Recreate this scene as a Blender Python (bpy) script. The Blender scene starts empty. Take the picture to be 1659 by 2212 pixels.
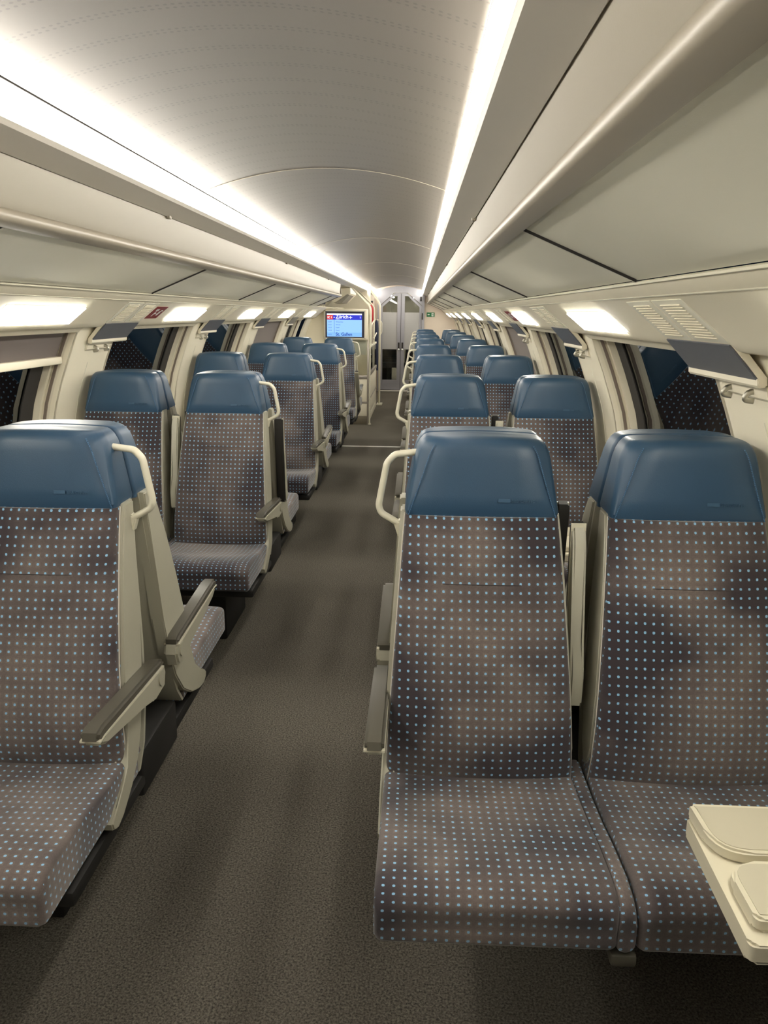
import bpy, bmesh, math, random
from mathutils import Vector, Matrix
random.seed(4)
SC = bpy.context.scene
COL = SC.collection
# ------------------------------------------------------------------ camera
FPX, PITCH, YAW, ROLL, CX, CZ = 1685.77, 0.24928, 0.03782, 0.01105, 0.34284, 1.46988
def setup_camera():
    cy, sy, cp, sp = math.cos(YAW), math.sin(YAW), math.cos(PITCH), math.sin(PITCH)
    f0 = Vector((-sy, cy, 0)); r0 = Vector((cy, sy, 0)); u0 = Vector((0, 0, 1))
    f = f0*cp - u0*sp; u = u0*cp + f0*sp
    r = r0*math.cos(ROLL) + u*math.sin(ROLL); u2 = u*math.cos(ROLL) - r0*math.sin(ROLL)
    cam = bpy.data.cameras.new('camera'); o = bpy.data.objects.new('camera', cam); COL.objects.link(o)
    cam.sensor_fit = 'VERTICAL'; cam.sensor_height = 36; cam.sensor_width = 27
    cam.lens = FPX/2212*36; cam.clip_start = .02
    m = Matrix((( r.x, u2.x, -f.x, CX), (r.y, u2.y, -f.y, 0), (r.z, u2.z, -f.z, CZ), (0, 0, 0, 1)))
    o.matrix_world = m
    SC.camera = o
setup_camera()
# ------------------------------------------------------------------ world, exposure
W = bpy.data.worlds.new('night'); SC.world = W; W.use_nodes = True
W.node_tree.nodes['Background'].inputs[0].default_value = (.02, .03, .05, 1)
W.node_tree.nodes['Background'].inputs[1].default_value = .15
SC.view_settings.view_transform = 'Standard'; SC.view_settings.look = 'None'
SC.view_settings.gamma = 1; SC.view_settings.use_curve_mapping = False
SC.view_settings.exposure = 0.42
STRIP_E = 22.0      # ceiling light strips
LAMP_E = 24.0        # square lamps above the windows
# ------------------------------------------------------------------ materials
def s2l(c):
    return tuple(((v/255)/12.92 if v/255 <= .04045 else ((v/255+.055)/1.055)**2.4) for v in c)
def new_mat(name):
    m = bpy.data.materials.new(name); m.use_nodes = True
    return m, m.node_tree, m.node_tree.nodes['Principled BSDF']
def N(t, kind, **kw):
    n = t.nodes.new(kind)
    for k, v in kw.items(): setattr(n, k, v)
    return n
def mathn(t, op, a, b=None, c=None):
    n = t.nodes.new('ShaderNodeMath'); n.operation = op
    for i, v in enumerate((a, b, c)):
        if v is None: continue
        if isinstance(v, (int, float)): n.inputs[i].default_value = v
        else: t.links.new(v, n.inputs[i])
    return n.outputs[0]
def mixc(t, fac, a, b):
    n = t.nodes.new('ShaderNodeMix'); n.data_type = 'RGBA'
    for i, v in ((0, fac), (6, a), (7, b)):
        if isinstance(v, tuple): n.inputs[i].default_value = (*v, 1)
        elif isinstance(v, (int, float)): n.inputs[i].default_value = v
        else: t.links.new(v, n.inputs[i])
    return n.outputs[2]
def plain(name, rgb, rough=.5, metal=0, spec=.5, noise=.04, nscale=6, bump=0, bscale=300):
    m, t, b = new_mat(name)
    c = s2l(rgb)
    tc = N(t, 'ShaderNodeTexCoord'); nz = N(t, 'ShaderNodeTexNoise')
    nz.inputs['Scale'].default_value = nscale; nz.inputs['Detail'].default_value = 3
    t.links.new(tc.outputs['Object'], nz.inputs['Vector'])
    lo = tuple(v*(1-noise) for v in c); hi = tuple(min(1, v*(1+noise)) for v in c)
    t.links.new(mixc(t, nz.outputs[0], lo, hi), b.inputs['Base Color'])
    b.inputs['Roughness'].default_value = rough; b.inputs['Metallic'].default_value = metal
    b.inputs['Specular IOR Level'].default_value = spec
    if bump:
        n2 = N(t, 'ShaderNodeTexNoise'); n2.inputs['Scale'].default_value = bscale
        t.links.new(tc.outputs['Object'], n2.inputs['Vector'])
        bp = N(t, 'ShaderNodeBump'); bp.inputs['Strength'].default_value = bump; bp.inputs['Distance'].default_value = .002
        t.links.new(n2.outputs[0], bp.inputs['Height']); t.links.new(bp.outputs[0], b.inputs['Normal'])
    return m
def emit(name, rgb, e, lin=False):
    m = bpy.data.materials.new(name); m.use_nodes = True; t = m.node_tree; t.nodes.clear()
    o = N(t, 'ShaderNodeOutputMaterial'); em = N(t, 'ShaderNodeEmission')
    em.inputs[0].default_value = (*(rgb if lin else s2l(rgb)), 1); em.inputs[1].default_value = e
    t.links.new(em.outputs[0], o.inputs[0]); return m
def fabric(name, dots=True, gain=1.0):
    m, t, b = new_mat(name)
    uv = N(t, 'ShaderNodeUVMap'); sep = N(t, 'ShaderNodeSeparateXYZ'); t.links.new(uv.outputs[0], sep.inputs[0])
    tc = N(t, 'ShaderNodeTexCoord'); oi = N(t, 'ShaderNodeObjectInfo')
    # worn, brushed patches of the pile
    n1 = N(t, 'ShaderNodeTexNoise', noise_dimensions='4D'); n1.inputs['Scale'].default_value = 4.2; n1.inputs['Detail'].default_value = 3
    t.links.new(tc.outputs['Object'], n1.inputs['Vector'])
    t.links.new(mathn(t, 'MULTIPLY', oi.outputs['Random'], 20.0), n1.inputs['W'])
    ux = mathn(t, 'MULTIPLY', sep.outputs[0], 7.5); uyb = mathn(t, 'MULTIPLY', mathn(t, 'SUBTRACT', sep.outputs[1], .72), 6.0); uyc = mathn(t, 'MULTIPLY', mathn(t, 'ADD', sep.outputs[1], -.08), 8.0)
    rr = mathn(t, 'MINIMUM', mathn(t, 'MULTIPLY', uyb, uyb), mathn(t, 'MULTIPLY', uyc, uyc))
    ctr = mathn(t, 'POWER', 2.7183, mathn(t, 'MULTIPLY', mathn(t, 'ADD', mathn(t, 'MULTIPLY', ux, ux), rr), -1.0))
    wear = mathn(t, 'ADD', n1.outputs[0], mathn(t, 'MULTIPLY', ctr, .13))
    r1 = N(t, 'ShaderNodeValToRGB'); t.links.new(wear, r1.inputs[0])
    r1.color_ramp.elements[0].position = .46; r1.color_ramp.elements[1].position = .70
    r1.color_ramp.elements[0].color = (*s2l((61, 55, 59)), 1); r1.color_ramp.elements[1].color = (*s2l((134, 122, 115)), 1)
    n2 = N(t, 'ShaderNodeTexNoise'); n2.inputs['Scale'].default_value = 260; n2.inputs['Detail'].default_value = 2
    t.links.new(tc.outputs['Object'], n2.inputs['Vector'])
    basec = mixc(t, mathn(t, 'MULTIPLY', n2.outputs[0], .45), r1.outputs[0], s2l((52, 47, 50)))
    if dots:
        sp = .0186
        # faint woven squares
        gx = mathn(t, 'FRACT', mathn(t, 'DIVIDE', sep.outputs[0], sp)); gy = mathn(t, 'FRACT', mathn(t, 'DIVIDE', sep.outputs[1], sp))
        dx = mathn(t, 'ABSOLUTE', mathn(t, 'SUBTRACT', gx, .5)); dy = mathn(t, 'ABSOLUTE', mathn(t, 'SUBTRACT', gy, .5))
        chk = mathn(t, 'LESS_THAN', mathn(t, 'MAXIMUM', dx, dy), .3)
        basec = mixc(t, mathn(t, 'MULTIPLY', mathn(t, 'SUBTRACT', 1.0, chk), .22), basec, s2l((58, 52, 55)))
        jit = N(t, 'ShaderNodeTexNoise'); jit.inputs['Scale'].default_value = 130
        t.links.new(uv.outputs[0], jit.inputs['Vector'])
        rad = mathn(t, 'ADD', .085, mathn(t, 'MULTIPLY', jit.outputs[0], .11))
        d = mathn(t, 'ADD', mathn(t, 'POWER', dx, 3.0), mathn(t, 'POWER', dy, 3.0))
        msk = mathn(t, 'LESS_THAN', d, mathn(t, 'POWER', rad, 3.0))
        basec = mixc(t, mathn(t, 'MULTIPLY', msk, .92), basec, s2l((136, 182, 216)))
    t.links.new(basec, b.inputs['Base Color'])
    b.inputs['Roughness'].default_value = .95; b.inputs['Specular IOR Level'].default_value = .1
    b.inputs['Sheen Weight'].default_value = .35; b.inputs['Sheen Roughness'].default_value = .5
    bp = N(t, 'ShaderNodeBump'); bp.inputs['Strength'].default_value = .25; bp.inputs['Distance'].default_value = .001
    t.links.new(n2.outputs[0], bp.inputs['Height']); t.links.new(bp.outputs[0], b.inputs['Normal'])
    return m
def leather():
    m, t, b = new_mat('blue_leather')
    tc = N(t, 'ShaderNodeTexCoord'); v = N(t, 'ShaderNodeTexVoronoi'); v.inputs['Scale'].default_value = 420
    t.links.new(tc.outputs['Object'], v.inputs['Vector'])
    n = N(t, 'ShaderNodeTexNoise'); n.inputs['Scale'].default_value = 8; t.links.new(tc.outputs['Object'], n.inputs['Vector'])
    t.links.new(mixc(t, n.outputs[0], s2l((41, 69, 94)), s2l((49, 80, 107))), b.inputs['Base Color'])
    b.inputs['Roughness'].default_value = .42; b.inputs['Specular IOR Level'].default_value = .5
    bp = N(t, 'ShaderNodeBump'); bp.inputs['Strength'].default_value = .18; bp.inputs['Distance'].default_value = .0006
    t.links.new(v.outputs['Distance'], bp.inputs['Height']); t.links.new(bp.outputs[0], b.inputs['Normal'])
    return m
def carpet():
    m, t, b = new_mat('charcoal_carpet')
    tc = N(t, 'ShaderNodeTexCoord')
    n1 = N(t, 'ShaderNodeTexNoise'); n1.inputs['Scale'].default_value = 190; n1.inputs['Detail'].default_value = 4; n1.inputs['Roughness'].default_value = .7
    n2 = N(t, 'ShaderNodeTexNoise'); n2.inputs['Scale'].default_value = 2.2; n2.inputs['Detail'].default_value = 4
    for n in (n1, n2): t.links.new(tc.outputs['Object'], n.inputs['Vector'])
    r = N(t, 'ShaderNodeValToRGB'); t.links.new(n1.outputs[0], r.inputs[0])
    e = r.color_ramp.elements; e[0].position = .36; e[1].position = .68
    e[0].color = (*s2l((56, 54, 52)), 1); e[1].color = (*s2l((142, 136, 124)), 1)
    c = mixc(t, mathn(t, 'MULTIPLY', n2.outputs[0], .5), r.outputs[0], s2l((66, 62, 58)))
    t.links.new(c, b.inputs['Base Color']); b.inputs['Roughness'].default_value = .97; b.inputs['Specular IOR Level'].default_value = .05
    bp = N(t, 'ShaderNodeBump'); bp.inputs['Strength'].default_value = .5; bp.inputs['Distance'].default_value = .003
    t.links.new(n1.outputs[0], bp.inputs['Height']); t.links.new(bp.outputs[0], b.inputs['Normal'])
    return m
def perforated():
    m, t, b = new_mat('perforated_ceiling')
    tc = N(t, 'ShaderNodeTexCoord'); sep = N(t, 'ShaderNodeSeparateXYZ'); t.links.new(tc.outputs['Object'], sep.inputs[0])
    py, px = .112, .0135
    fy = mathn(t, 'MULTIPLY', mathn(t, 'FRACT', mathn(t, 'DIVIDE', sep.outputs[1], py)), py)
    d1 = mathn(t, 'ABSOLUTE', mathn(t, 'SUBTRACT', fy, .045)); d2 = mathn(t, 'ABSOLUTE', mathn(t, 'SUBTRACT', fy, .060))
    dy = mathn(t, 'MINIMUM', d1, d2)
    fx = mathn(t, 'MULTIPLY', mathn(t, 'ABSOLUTE', mathn(t, 'SUBTRACT', mathn(t, 'FRACT', mathn(t, 'DIVIDE', sep.outputs[0], px)), .5)), px)
    d = mathn(t, 'SQRT', mathn(t, 'ADD', mathn(t, 'POWER', dy, 2.0), mathn(t, 'POWER', fx, 2.0)))
    hole = mathn(t, 'LESS_THAN', d, .0036)
    n = N(t, 'ShaderNodeTexNoise'); n.inputs['Scale'].default_value = 3
    t.links.new(tc.outputs['Object'], n.inputs['Vector'])
    base = mixc(t, n.outputs[0], s2l((84, 80, 73)), s2l((92, 87, 80)))
    t.links.new(mixc(t, mathn(t, 'MULTIPLY', hole, .8), base, s2l((62, 58, 54))), b.inputs['Base Color'])
    b.inputs['Roughness'].default_value = .38; b.inputs['Specular IOR Level'].default_value = .45
    bp = N(t, 'ShaderNodeBump'); bp.inputs['Strength'].default_value = .5; bp.inputs['Distance'].default_value = .001
    t.links.new(mathn(t, 'SUBTRACT', 1.0, hole), bp.inputs['Height']); t.links.new(bp.outputs[0], b.inputs['Normal'])
    return m
def glassmat(name, tint=(.9, .95, 1), ior=1.5, rough=0.0):
    m = bpy.data.materials.new(name); m.use_nodes = True; t = m.node_tree; t.nodes.clear()
    o = N(t, 'ShaderNodeOutputMaterial'); mx = N(t, 'ShaderNodeMixShader')
    tr = N(t, 'ShaderNodeBsdfTransparent'); gl = N(t, 'ShaderNodeBsdfGlossy'); fr = N(t, 'ShaderNodeFresnel')
    tr.inputs[0].default_value = (*tint, 1); gl.inputs['Roughness'].default_value = rough; gl.inputs[0].default_value = (.74, .77, .80, 1)
    fr.inputs[0].default_value = ior
    t.links.new(fr.outputs[0], mx.inputs[0]); t.links.new(tr.outputs[0], mx.inputs[1]); t.links.new(gl.outputs[0], mx.inputs[2])
    t.links.new(mx.outputs[0], o.inputs[0]); return m
def frosted(name):
    m, t, b = new_mat(name)
    tc = N(t, 'ShaderNodeTexCoord'); n = N(t, 'ShaderNodeTexNoise'); n.inputs['Scale'].default_value = 500
    t.links.new(tc.outputs['Object'], n.inputs['Vector'])
    t.links.new(mixc(t, n.outputs[0], s2l((160, 160, 158)), s2l((182, 182, 180))), b.inputs['Base Color'])
    b.inputs['Roughness'].default_value = .5; b.inputs['Alpha'].default_value = .88
    return m
M = dict(
    cream=plain('cream_laminate', (224, 217, 196), .5, noise=.02),
    wall=plain('wall_cream', (236, 229, 207), .55, noise=.02, bump=.05),
    pinkwall=plain('end_wall_cream', (205, 192, 176), .55, noise=.02),
    rack=plain('rack_warm_grey', (140, 134, 119), .42, noise=.02, bump=.06, bscale=500),
    rackpanel=plain('rack_panel_grey', (228, 225, 208), .55, noise=.02, bump=.08, bscale=500),
    nose=plain('rack_nose_grey', (158, 150, 134), .36, noise=.02),
    housing=plain('light_housing_grey', (188, 183, 173), .4, noise=.02),
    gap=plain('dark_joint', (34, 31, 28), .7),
    shell=plain('seat_shell_grey', (164, 161, 144), .45, noise=.03, bump=.12, bscale=700),
    handle=plain('handle_cream', (208, 204, 184), .32, noise=.02),
    pad=plain('armrest_pad_grey', (80, 77, 68), .3, noise=.05),
    blackpad=plain('armrest_black', (38, 36, 33), .5),
    black=plain('black_frame', (22, 21, 20), .6),
    seam=plain('seam_dark', (70, 64, 66), .9),
    stitch=plain('stitch_blue', (74, 112, 148), .7),
    emboss=plain('emboss_blue', (54, 86, 114), .45),
    piping=plain('piping_cream', (206, 200, 188), .6),
    fabric=fabric('dotted_fabric'), leather=leather(), carpet=carpet(), ceiling=perforated(),
    rubber=plain('rubber_gasket', (40, 38, 36), .7), groove=plain('groove_taupe', (120, 108, 98), .5),
    alu=plain('brushed_aluminium', (176, 168, 158), .35, metal=.6, noise=.05),
    kick=plain('kick_plate', (130, 122, 104), .45, metal=.5, noise=.08),
    chrome=plain('chrome', (190, 188, 178), .32, metal=1),
    door=plain('door_grey', (150, 150, 156), .4, metal=.2, noise=.03),
    white=plain('white_strip', (235, 232, 225), .4),
    blind=plain('blind_taupe', (112, 104, 100), .8, noise=.03),
    plate=plain('plate_bluegrey', (94, 98, 106), .3, noise=.08, nscale=14),
    tabletop=plain('table_top', (186, 179, 157), .5, noise=.015), tableedge=plain('table_edge', (206, 199, 176), .4, noise=.015),
    red=plain('sign_red', (178, 34, 40), .5), darkred=plain('sign_dark_red', (128, 42, 44), .5), green=plain('sign_green', (28, 110, 66), .5), signwhite=plain('sign_white', (235, 240, 235), .5),
    glass=glassmat('window_glass', (.55, .6, .68), 1.85), clear=glassmat('clear_glass', (.93, .95, .94), 1.45), frost=frosted('frosted_glass'),
    cove=emit('ceiling_edge_fill', (255, 248, 236), STRIP_E*1.0), strip=emit('strip_light', (255, 248, 236), STRIP_E), lamp=emit('lamp_light', (255, 250, 236), LAMP_E),
    screen=emit('screen_blue', (146, 192, 250), 1.0), scr_navy=emit('screen_navy', (58, 62, 190), 1.0), scr_red=emit('screen_red', (205, 62, 62), 1.0),
    scr_white=emit('screen_white', (240, 246, 255), 1.1), scr_ink=emit('screen_ink', (40, 66, 150), .9), scr_pale=emit('screen_pale', (128, 178, 240), 1.0), led=emit('door_knob_light', (255, 255, 255), 2),
    bezel=plain('bezel_black', (26, 24, 44), .35), bag=plain('navy_cloth', (30, 38, 62), .8), label=plain('label_blue', (60, 66, 96), .5),
    ductgrey=plain('duct_grey', (138, 134, 124), .5))
# ------------------------------------------------------------------ object helpers
def finish(o, kind=None, label=None, cat=None, group=None):
    if kind: o['kind'] = kind
    if label: o['label'] = label
    if cat: o['category'] = cat
    if group: o['group'] = group
    return o
def link(name, me, parent=None, loc=(0, 0, 0), rotz=0, rotx=0):
    o = bpy.data.objects.new(name, me); COL.objects.link(o)
    o.location = loc; o.rotation_euler = (rotx, 0, rotz)
    if parent: o.parent = parent
    return o
def thing(name, label, cat, loc=(0, 0, 0), rotz=0, group=None):
    return finish(link(name, None, None, loc, rotz), None, label, cat, group)
def mesh(bm, mat, smooth=False, uv=False, name='m'):
    bmesh.ops.recalc_face_normals(bm, faces=bm.faces)
    if uv:
        L = bm.loops.layers.uv.new('UVMap')
        for f in bm.faces:
            n = f.normal; a = [abs(n.x), abs(n.y)*1.0, abs(n.z)]
            for l in f.loops:
                c = l.vert.co
                if a[0] > .75: l[L].uv = (c.y, c.z)
                elif uv == 'wrap': l[L].uv = (c.x, c.y+c.z)
                elif a[2] > a[1]: l[L].uv = (c.x, c.y)
                else: l[L].uv = (c.x, c.z)
    me = bpy.data.meshes.new(name); bm.to_mesh(me); bm.free()
    me.materials.append(mat)
    if smooth:
        for p in me.polygons: p.use_smooth = True
        try: me.set_sharp_from_angle(angle=math.radians(smooth if smooth > 1 else 40))
        except Exception: pass
    return me
def box(bm, x0, x1, y0, y1, z0, z1, bev=0, seg=2):
    vs = [bm.verts.new((x, y, z)) for x in (x0, x1) for y in (y0, y1) for z in (z0, z1)]
    F = [(0, 1, 3, 2), (4, 6, 7, 5), (0, 4, 5, 1), (2, 3, 7, 6), (0, 2, 6, 4), (1, 5, 7, 3)]
    fs = [bm.faces.new([vs[i] for i in f]) for f in F]
    if bev:
        es = list({e for f in fs for e in f.edges})
        bmesh.ops.bevel(bm, geom=es, offset=bev, segments=seg, affect='EDGES', profile=.5)
    return bm
def boxm(x0, x1, y0, y1, z0, z1, mat, bev=0, seg=2, uv=False):
    return mesh(box(bmesh.new(), x0, x1, y0, y1, z0, z1, bev, seg), mat, smooth=bool(bev), uv=uv)
def prism(pts, axis, a, b, mat=None, bev=0, seg=2, bm=None, smooth=None):
    """extrude polygon pts along axis ('x': pts=(y,z), 'y': pts=(x,z), 'z': pts=(x,y))"""
    own = bm is None
    bm = bm or bmesh.new()
    def P(p, t): return (t, p[0], p[1]) if axis == 'x' else (p[0], t, p[1]) if axis == 'y' else (p[0], p[1], t)
    A = [bm.verts.new(P(p, a)) for p in pts]; B = [bm.verts.new(P(p, b)) for p in pts]
    f1 = bm.faces.new(A); f2 = bm.faces.new(B[::-1]); n = len(pts)
    for i in range(n): bm.faces.new((A[i], B[i], B[(i+1) % n], A[(i+1) % n]))
    if bev:
        es = list(set(list(f1.edges)+list(f2.edges)))
        bmesh.ops.bevel(bm, geom=es, offset=bev, segments=seg, affect='EDGES')
    if own: return mesh(bm, mat, smooth=(smooth or (35 if bev else 0)))
def sheet(prof, y0, y1, th, mat, smooth=40):
    """a bent sheet following prof [(x,z)..] from y0 to y1, thickened away from the room"""
    bm = bmesh.new(); n = len(prof); off = []
    for i in range(n):
        a = Vector(prof[max(0, i-1)]); b = Vector(prof[min(n-1, i+1)]); d = (b-a).normalized()
        nn = Vector((-d.y, d.x)); off.append((prof[i][0]+nn.x*th, prof[i][1]+nn.y*th))
    pts = list(prof)+off[::-1]
    prism(pts, 'y', y0, y1, bm=bm)
    return mesh(bm, mat, smooth=smooth)
def loft(rings, mat, uv=False, smooth=55, cap=True):
    bm = bmesh.new(); R = [[bm.verts.new(p) for p in r] for r in rings]; n = len(rings[0])
    for a, b in zip(R, R[1:]):
        for i in range(n): bm.faces.new((a[i], a[(i+1) % n], b[(i+1) % n], b[i]))
    if cap: bm.faces.new(R[0][::-1]); bm.faces.new(R[-1])
    return mesh(bm, mat, smooth=smooth, uv=uv)
def rrect(hw, hd, r, n=5):
    pts = []
    r = min(r, hw*.98, hd*.98)
    for cx, cy, a0 in ((hw-r, hd-r, 0), (-hw+r, hd-r, 90), (-hw+r, -hd+r, 180), (hw-r, -hd+r, 270)):
        for i in range(n+1):
            a = math.radians(a0+90*i/n); pts.append((cx+r*math.cos(a), cy+r*math.sin(a)))
    # subdivide long straight edges so that faces can bulge
    out = []
    for i in range(len(pts)):
        a = pts[i]; b = pts[(i+1) % len(pts)]; out.append(a)
        L = math.hypot(a[0]-b[0], a[1]-b[1])
        if L > .1:
            for k in range(1, 8): out.append((a[0]+(b[0]-a[0])*k/8, a[1]+(b[1]-a[1])*k/8))
    return out
def tube(path, r, mat=None, n=8, bm=None, closed=False, rx=None, flat=None):
    own = bm is None; bm = bm or bmesh.new()
    P = [Vector(p) for p in path]; prev = None; rings = []
    for i, p in enumerate(P):
        if closed: d = P[(i+1) % len(P)]-P[i-1]
        else: d = P[min(i+1, len(P)-1)]-P[max(i-1, 0)]
        d.normalize()
        if prev is None:
            a = d.orthogonal().normalized() if flat is None else (Vector(flat)-d*Vector(flat).dot(d)).normalized()
        else: a = (prev-d*prev.dot(d)).normalized()
        prev = a; b = d.cross(a)
        rings.append([bm.verts.new(p+a*(r*math.cos(2*math.pi*k/n))+b*((rx or r)*math.sin(2*math.pi*k/n))) for k in range(n)])
    seq = rings+[rings[0]] if closed else rings
    for A, B in zip(seq, seq[1:]):
        for k in range(n): bm.faces.new((A[k], A[(k+1) % n], B[(k+1) % n], B[k]))
    if not closed: bm.faces.new(rings[0][::-1]); bm.faces.new(rings[-1])
    if own: return mesh(bm, mat, smooth=60)
def roundpath(pts, r, n=4):
    out = [Vector(pts[0])]
    for i in range(1, len(pts)-1):
        p = Vector(pts[i]); a = (Vector(pts[i-1])-p); b = (Vector(pts[i+1])-p)
        ra = min(r, a.length*.45, b.length*.45); A = p+a.normalized()*ra; B = p+b.normalized()*ra
        for k in range(n+1):
            t = k/n; out.append(A*(1-t)**2+p*2*t*(1-t)+B*t*t)
    out.append(Vector(pts[-1])); return out
FONTC = {}
def textmesh(s, size, mat, ext=.0004, align='LEFT', bold=0):
    cu = bpy.data.curves.new('t', 'FONT'); cu.body = s; cu.size = size; cu.extrude = ext; cu.align_x = align; cu.offset = bold; cu.resolution_u = 3
    o = bpy.data.objects.new('t', cu); COL.objects.link(o)
    dg = bpy.context.evaluated_depsgraph_get(); me = bpy.data.meshes.new_from_object(o.evaluated_get(dg))
    bpy.data.objects.remove(o); bpy.data.curves.remove(cu)
    me.materials.clear(); me.materials.append(mat); return me
ORD = ['first', 'second', 'third', 'fourth', 'fifth', 'sixth', 'seventh', 'eighth', 'ninth', 'tenth', 'eleventh']
# ------------------------------------------------------------------ key measures (metres)
P = 1.72                      # bay pitch
YC = 1.80                     # centre of the nearest pair of back-to-back benches
YB, YE = -1.6, 15.35          # back of the built saloon, end wall
WALL = [(1.028, 1.405), (1.062, 1.33), (1.095, 1.25), (1.125, 1.17), (1.152, 1.09), (1.172, 1.0), (1.188, .9), (1.2, .78)]
LOW = [(1.2, .78), (1.208, .6), (1.212, .4), (1.212, 0)]
def wx(z, off=0):
    for a, b in zip(WALL+LOW[1:], (WALL+LOW[1:])[1:]):
        if b[1] <= z <= a[1]: return a[0]+(b[0]-a[0])*(a[1]-z)/(a[1]-b[1])+off
    return WALL[0][0]+off
def winspan(k): return 1.93+P*k, 3.20+P*k
def sx(pts, s): return [(s*x, z) for x, z in pts]
# ------------------------------------------------------------------ structure: floor
bm = bmesh.new(); box(bm, -1.25, 1.25, YB, YE+8.5, -.05, 0)
finish(link('floor', mesh(bm, M['carpet'])), 'structure', 'charcoal speckled carpet floor of the aisle')
finish(link('trim_1', boxm(-.62, .62, 8.73, 8.78, 0, .006, M['white'], .002)), 'structure', 'thin metal joint strip across the carpet')
finish(link('trim_2', boxm(-.36, .47, 15.26, 15.34, 0, .02, M['white'], .004)), 'structure', 'pale door threshold strip')
# side walls
def side_wall(s, name, ks, y_end):
    bm = bmesh.new(); th = .02*s
    full = WALL+LOW[1:]
    spans = []; y = YB
    for k in ks:
        a, b = winspan(k)
        if b > y_end: b = a+.8
        spans.append((y, a)); y = b
    spans.append((y, y_end))
    def add(prof, y0, y1):
        n = len(prof); pts = sx(prof, s); back = [(s*(x+.02), z) for x, z in prof][::-1]
        prism(pts+back, 'y', y0, y1, bm=bm)
    for a, b in spans: add(full, a, b)
    for (a, b), (c, d) in zip(spans, spans[1:]): add(LOW, b, c)
    o = finish(link(name, mesh(bm, M['wall'], smooth=35)), 'structure', 'cream curved %s side wall with window pillars' % ('right' if s > 0 else 'left'))
    # vertical joint line in each pillar
    for a, b in spans[1:-1]:
        yc = (a+b)/2; tb = bmesh.new()
        pts = [(s*(x-.0008), yc, z) for x, z in WALL[2:]+LOW[1:2]]
        tube(pts, .0012, bm=tb, n=4)
        link('panel_joint', mesh(tb, M['rackpanel']), o)
    return o
side_wall(1, 'wall_right', range(-1, 8), YE)
side_wall(-1, 'wall_left', range(-1, 5), 12.9)
# windows
wn = 0
def window(s, k, blind=None, short=False):
    global wn; wn += 1
    a, b = winspan(k)
    if short: b = a+.8
    D = .085
    w = finish(link('window_%d' % wn, None), 'structure', None)
    side = 'right' if s > 0 else 'left'
    w['label'] = '%s dark night window in the %s wall%s' % ((ORD[k]+' visible') if k >= 0 else 'nearest unseen', side, {None: '', 'half': ', blind half lowered', 'full': ', blind fully lowered'}[blind])
    prof = WALL
    def strip(y0, y1, o0, o1, mat, nm, smooth=35):
        """solid following the wall curve between depths o0, o1 outside the wall face"""
        pts = [(s*(x+o0), z) for x, z in prof]+[(s*(x+o1), z) for x, z in prof][::-1]
        return link(nm, prism(pts, 'y', y0, y1, mat, smooth=smooth), w)
    # reveals (cream, two steps with a groove), at both ends
    for y0, y1, d in ((b, b+.022, -1), (a-.022, a, 1)):
        strip(y0+.001, y1-.001, .0, D+.03, M['cream'], 'reveal')
    for e, d in ((b, -1), (a, 1)):
        strip(min(e, e+d*.006), max(e, e+d*.006), .030, .042, M['groove'], 'groove')
        strip(min(e, e+d*.022), max(e, e+d*.022), .052, .085, M['cream'], 'inner_frame')
        strip(min(e+d*.02, e+d*.13), max(e+d*.02, e+d*.13), D-.006, D-.001, M['rubber'], 'gasket')
    # sill and head
    link('sill', prism([(s*1.19, .755), (s*1.19, .78), (s*(1.2+D), .79), (s*(1.2+D), .755)], 'y', a, b, M['cream']), w)
    link('head', prism([(s*1.0, 1.405), (s*1.03, 1.382), (s*(1.03+D), 1.382), (s*(1.03+D), 1.41)], 'y', a, b, M['cream']), w)
    strip(a+.0, b-.0, D, D+.006, M['glass'], 'pane', smooth=60)
    if blind:
        zb = 1.285 if blind == 'half' else .82
        pr = [(x, z) for x, z in WALL if z > zb+.01]+[(wx(zb), zb)]
        pts = [(s*(x+.043), z) for x, z in pr]+[(s*(x+.046), z) for x, z in pr][::-1]
        bl = link('blind', prism(pts, 'y', a+.012, b-.012, M['blind'], smooth=60), w)
        x = wx(zb)
        link('blind_rail', boxm(min(s*(x+.02), s*(x+.05)), max(s*(x+.02), s*(x+.05)), a+.01, b-.01, zb-.03, zb, M['cream'], .005), bl)
    return w
for k in range(-1, 8): window(1, k, 'full' if k == 2 else None)
for k in range(-1, 5): window(-1, k, {0: 'half', 3: 'full'}.get(k), short=(k == 4))
# ------------------------------------------------------------------ ceiling (arched perforated panels)
def arch(x): return 1.985-.08*(abs(x)/.455)**2
AX = [(-.4495+.899*i/28) for i in range(29)]
ce = finish(link('ceiling', None), 'structure', 'arched perforated grey ceiling between the two light strips')
ys = [YB, .35, 3.08, 5.80, 8.52, 11.24, 13.96, YE-.02]
for y0, y1 in zip(ys, ys[1:]):
    prof = [(x, arch(x)) for x in AX]
    link('ceiling_panel', sheet(prof, y0+.003, y1-.003, .012, M['ceiling'], 60), ce)
    link('joint_bead', sheet([(x, arch(x)-.0012) for x in AX], y1-.0022, y1+.0022, .012, M['nose'], 60), ce)
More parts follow.
